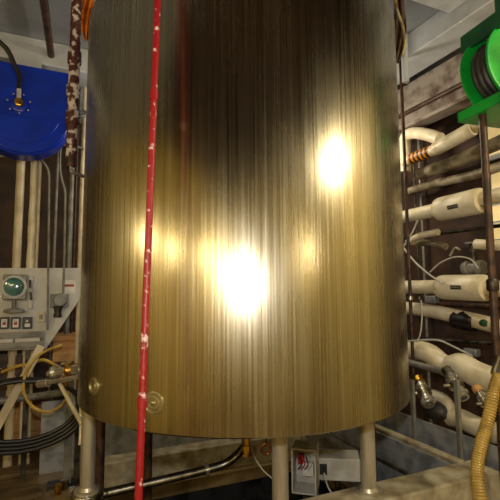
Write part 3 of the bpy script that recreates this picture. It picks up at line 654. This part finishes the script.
# long horizontal steel pipe and diagonal white board
t0 = obj('floor_rail', rod(PV(-20,404,4.1), PV(66,392,4.1), .028), 'grey', None, 'long grey rail crossing behind the black hose coil', cat='rail')
for px in (2, 62):
    p = PV(px, 400, 4.1)
p = PV(66,392,4.1)
g = thing('strut_stand', 'grey upright strut stand left of the left tank leg', 'strut', W(uv(p)[0]+.02, 4.08, 0))
obj('post', boxuv(B(), uv(p)[0], uv(p)[0]+.06, 4.05, 4.11, 0.015, p.z+.12), 'grey', g)
obj('second_post', boxuv(B(), uv(p)[0]+.08, uv(p)[0]+.12, 4.05, 4.11, 0.015, p.z+.12), 'dsteel', g)
obj('foot', boxuv(B(), uv(p)[0]-.12, uv(p)[0]+.2, 4.0, 4.16, 0, .015), 'dsteel', g)
a, b = PV(41,346,4.2), PV(-2,425,3.9); d = (b-a).normalized(); s = d.cross(EV).normalized()
bm = B(); d2 = b + d*((b.z-.0)/-d.z); d2 = b if d.z >= 0 else d2; boxc(bm, (a+d2)/2, (d2-a)/2, s*.032, d.cross(s)*.012); obj('leaning_board', bm, 'cream', None, 'long cream board leaning diagonally under the instrument board', cat='board', bevel=.003)
# coil of black hose on the floor / hanging from the rail
cp = PV(22, 408, 4.0)
pts = []
for k in range(24*4+1):
    a_ = 2*PI*k/24 + PI/2; rr = .33+.012*(k/24); pts.append(cp+EU*(rr*1.25*math.cos(a_)) + EZ*(rr*.72*math.sin(a_)-.01*(k/24)+.0) - EV*(.02+.03*(k/24)))
obj('hose_coil', tube(B(), pts, .017, 8), 'black', None, 'coil of black hose hanging from the grey rail', cat='hose')
# yellow looped cable
pts = [PV(62,345,4.0), PV(44,352,3.95), PV(32,362,3.9), PV(25,376,3.88), PV(24,392,3.82), PV(32,406,3.80), PV(46,412,3.80), PV(58,408,3.83), PV(66,400,3.9), PV(70,388,3.95)]
obj('looped_cable', hose(pts, .012), 'ycable', None, 'yellow cable hanging in a big loop left of the tank', cat='cable')
pts = [PV(2,372,4.3), PV(18,366,4.25), PV(30,364,4.2), PV(44,360,4.2), PV(60,368,4.15)]
obj('looped_cable', hose(pts, .014), 'ycable', None, 'yellow cable stretched across below the instrument board', cat='cable')
# chrome fitting assembly reaching to the tank
pn, nn = tank_point(86, 378)
a = PY(40, 384, 2.9); b = PY(84, 378, 2.62)
g = thing('chrome_sampling_valve', 'chrome valve assembly with bar handle reaching the lower left tank wall', 'valve', PY(60,386,2.8))
obj('bar', rod(a, PY(90,375,2.52), .014), 'chrome', g); d = (b-a).normalized()
obj('bar_grip', tube(B(), [a-d*.01, a+d*.10], .025), 'chrome', g)
c = PY(66,371,2.8); c2 = PY(84,368,2.66)
obj('body', tube(B(), [PY(48,374,2.9), PY(56,372,2.86), c, PY(72,370,2.76), c2, PY(90,366,2.62)], [.016,.03,.022,.034,.024,.02], 20), 'chrome', g)
obj('clamp', lathe(B(), PY(70,370,2.77), d, [(.02,0),(.045,.003),(.045,.02),(.02,.023)], 20), 'brass', g)
obj('clamp', lathe(B(), PY(54,372,2.87), d, [(.02,0),(.040,.003),(.040,.018),(.02,.02)], 20), 'chrome', g)
obj('stem', rod(c-EZ*.09, c+EZ*.05, .012), 'brass', g)
obj('cross_bar', rod(PY(60,379,2.83), PY(78,364,2.72), .009), 'brass', g)
obj('handle', rod(c+EZ*.05-d*.05, c+EZ*.05+d*.05, .008), 'chrome', g)
# diagonal arm to the leg
obj('brace_arm', tube(B(), [PY(60,384,2.8), PY(82,424,2.5)], .013), 'cream', None, 'slim pale brace slanting down to the left tank leg', cat='brace')
obj('drop_tube', tube(B(), spline([PY(81,405,2.56), PY(81,430,2.54), PY(80,445,2.52)], 4), .010), 'cream', None, 'thin tan tube hanging by the left tank leg', cat='tube')
# second tall leg-side conduit
# boards lying on the floor at left
for (x0,y0,x1,y1,w_,lab) in ((-15,446,46,436,.07,'long worn plank lying on the floor, farthest from the viewer'),(-15,478,60,462,.10,'long worn plank lying on the floor, middle of three'),(-15,505,40,490,.08,'long worn plank lying on the floor, nearest the viewer')):
    a, b = PZ(x0,y0,.02), PZ(x1,y1,.02); d = (b-a); s = d.cross(EZ).normalized()
    bm = B(); boxc(bm, (a+b)/2, d/2, s*w_, EZ*.0195); obj('floor_plank', bm, 'oldwood', None, lab, cat='plank', bevel=.004)
# shiny fittings on the floor, lower left corner
for i, (x, y, m_, lab) in enumerate(((58,494,'brass','small brass fitting on the floor, left of the pedestal'), (64,489,'steel','small steel fitting standing behind the brass one near the pedestal'), (73,497,'chrome','bright chrome fitting nearest the pedestal on the floor'))):
    p = PZ(x, y, 0.0)
    obj('pipe_fitting', lathe(B(), p, EZ, [(0,0),(.03,0),(.03,.02),(.022,.024),(.022,.045),(.034,.048),(.034,.07),(.018,.072),(0,.072)], 8), m_, None, lab, cat='fitting')
bx = PZ(26, 466, 0)
# ------------------------------------------------------------------ lamps behind the viewer, and added fill lamps
def reflect(px, py):
    p, n = tank_point(px, py); d = (p-EYE).normalized(); return p, d-2*d.dot(n)*n
def lamp_light(name, loc, energy, color, size):
    l = bpy.data.lights.new(name, 'POINT'); l.energy = energy; l.color = color; l.shadow_soft_size = size
    o = bpy.data.objects.new(name, l); COL.objects.link(o); o.location = loc; return o
def bulb_fixture(loc, label, r=.09, e=60, color=(1,.82,.5), top=3.85):
    g = thing('hanging_lamp', label, 'lamp', loc)
    obj('cord', rod(loc+EZ*(r+.10), Vector((loc.x,loc.y,top)), .006), 'black', g)
    obj('shade', lathe(B(), loc+EZ*(r+.03), EZ, [(r*1.6,-.06),(r*1.5,-.04),(.05,.05),(.03,.09),(0,.09)], 28), 'dgreen', g)
    obj('bulb', lathe(B(), loc, EZ, [(0,-r*.9),(r*.5,-r*.75),(r*.85,-r*.3),(r*.85,.15*r),(r*.5,r*.8),(.02,r+.03)], 24), 'bulb', g)
    l = lamp_light('lamp_light', loc-EZ*(r+.04), e, color, r*.8)
    return g
p, r_ = reflect(336, 112)
print('spec2', p, r_)
tt = (3.3-p.z)/r_.z if r_.z > 0 else 3
loc2 = p+r_*min(tt, 3.2); print('lamp2', loc2, uv(loc2))
bulb_fixture(loc2, 'warm hanging lamp behind the viewer', .10, 100, (1,.86,.58), 5.8)
# camera flash
fl = lamp_light('flash_light', EYE+Vector((.02,-.02,.26)), 84, (1,.97,.93), .035)
# warm room light at left-behind
for x_, y_, e_, lab in ((146, 205, 17, 'warm hanging lamp by the ochre wall, farthest left of three'), (172, 214, 10, 'warm hanging lamp by the ochre wall, middle of three'), (206, 218, 10, 'warm hanging lamp by the ochre wall, nearest the viewer of three')):
    p, r_ = reflect(x_, y_); bulb_fixture(p+r_*2.2, lab, .06, e_, (1,.84,.46), 5.8)
bulb_fixture(W(-1.9, -1.6, 2.5), 'added warm fill lamp in the far corner behind the viewer', .09, 48, (1,.86,.5), 5.8)  # added to light the ochre wall that the tank reflects
bulb_fixture(W(2.2, -2.1, 2.7), 'added warm fill lamp behind the viewer on the right', .09, 26, (1,.86,.56), 5.8)  # unseen lamp added to warm the right side of the tank
bulb_fixture(Vector((-.45, 4.05, 3.1)), 'added fill lamp hidden behind the left half of the tank', .08, 30, (1,.90,.76))  # fill lamp added out of sight to brighten the left background
bulb_fixture(Vector((.85, 3.95, 3.1)), 'added fill lamp hidden behind the right half of the tank', .08, 22, (1,.88,.68))  # same kind of added fill, for the pipes on the right
w = bpy.data.worlds.new('world'); S.world = w; w.use_nodes = True
w.node_tree.nodes['Background'].inputs[0].default_value = (.6,.55,.48,1); w.node_tree.nodes['Background'].inputs[1].default_value = .15
vs = S.view_settings; vs.view_transform = 'Standard'; vs.look = 'None'; vs.exposure = 0; vs.gamma = 1; vs.use_curve_mapping = False
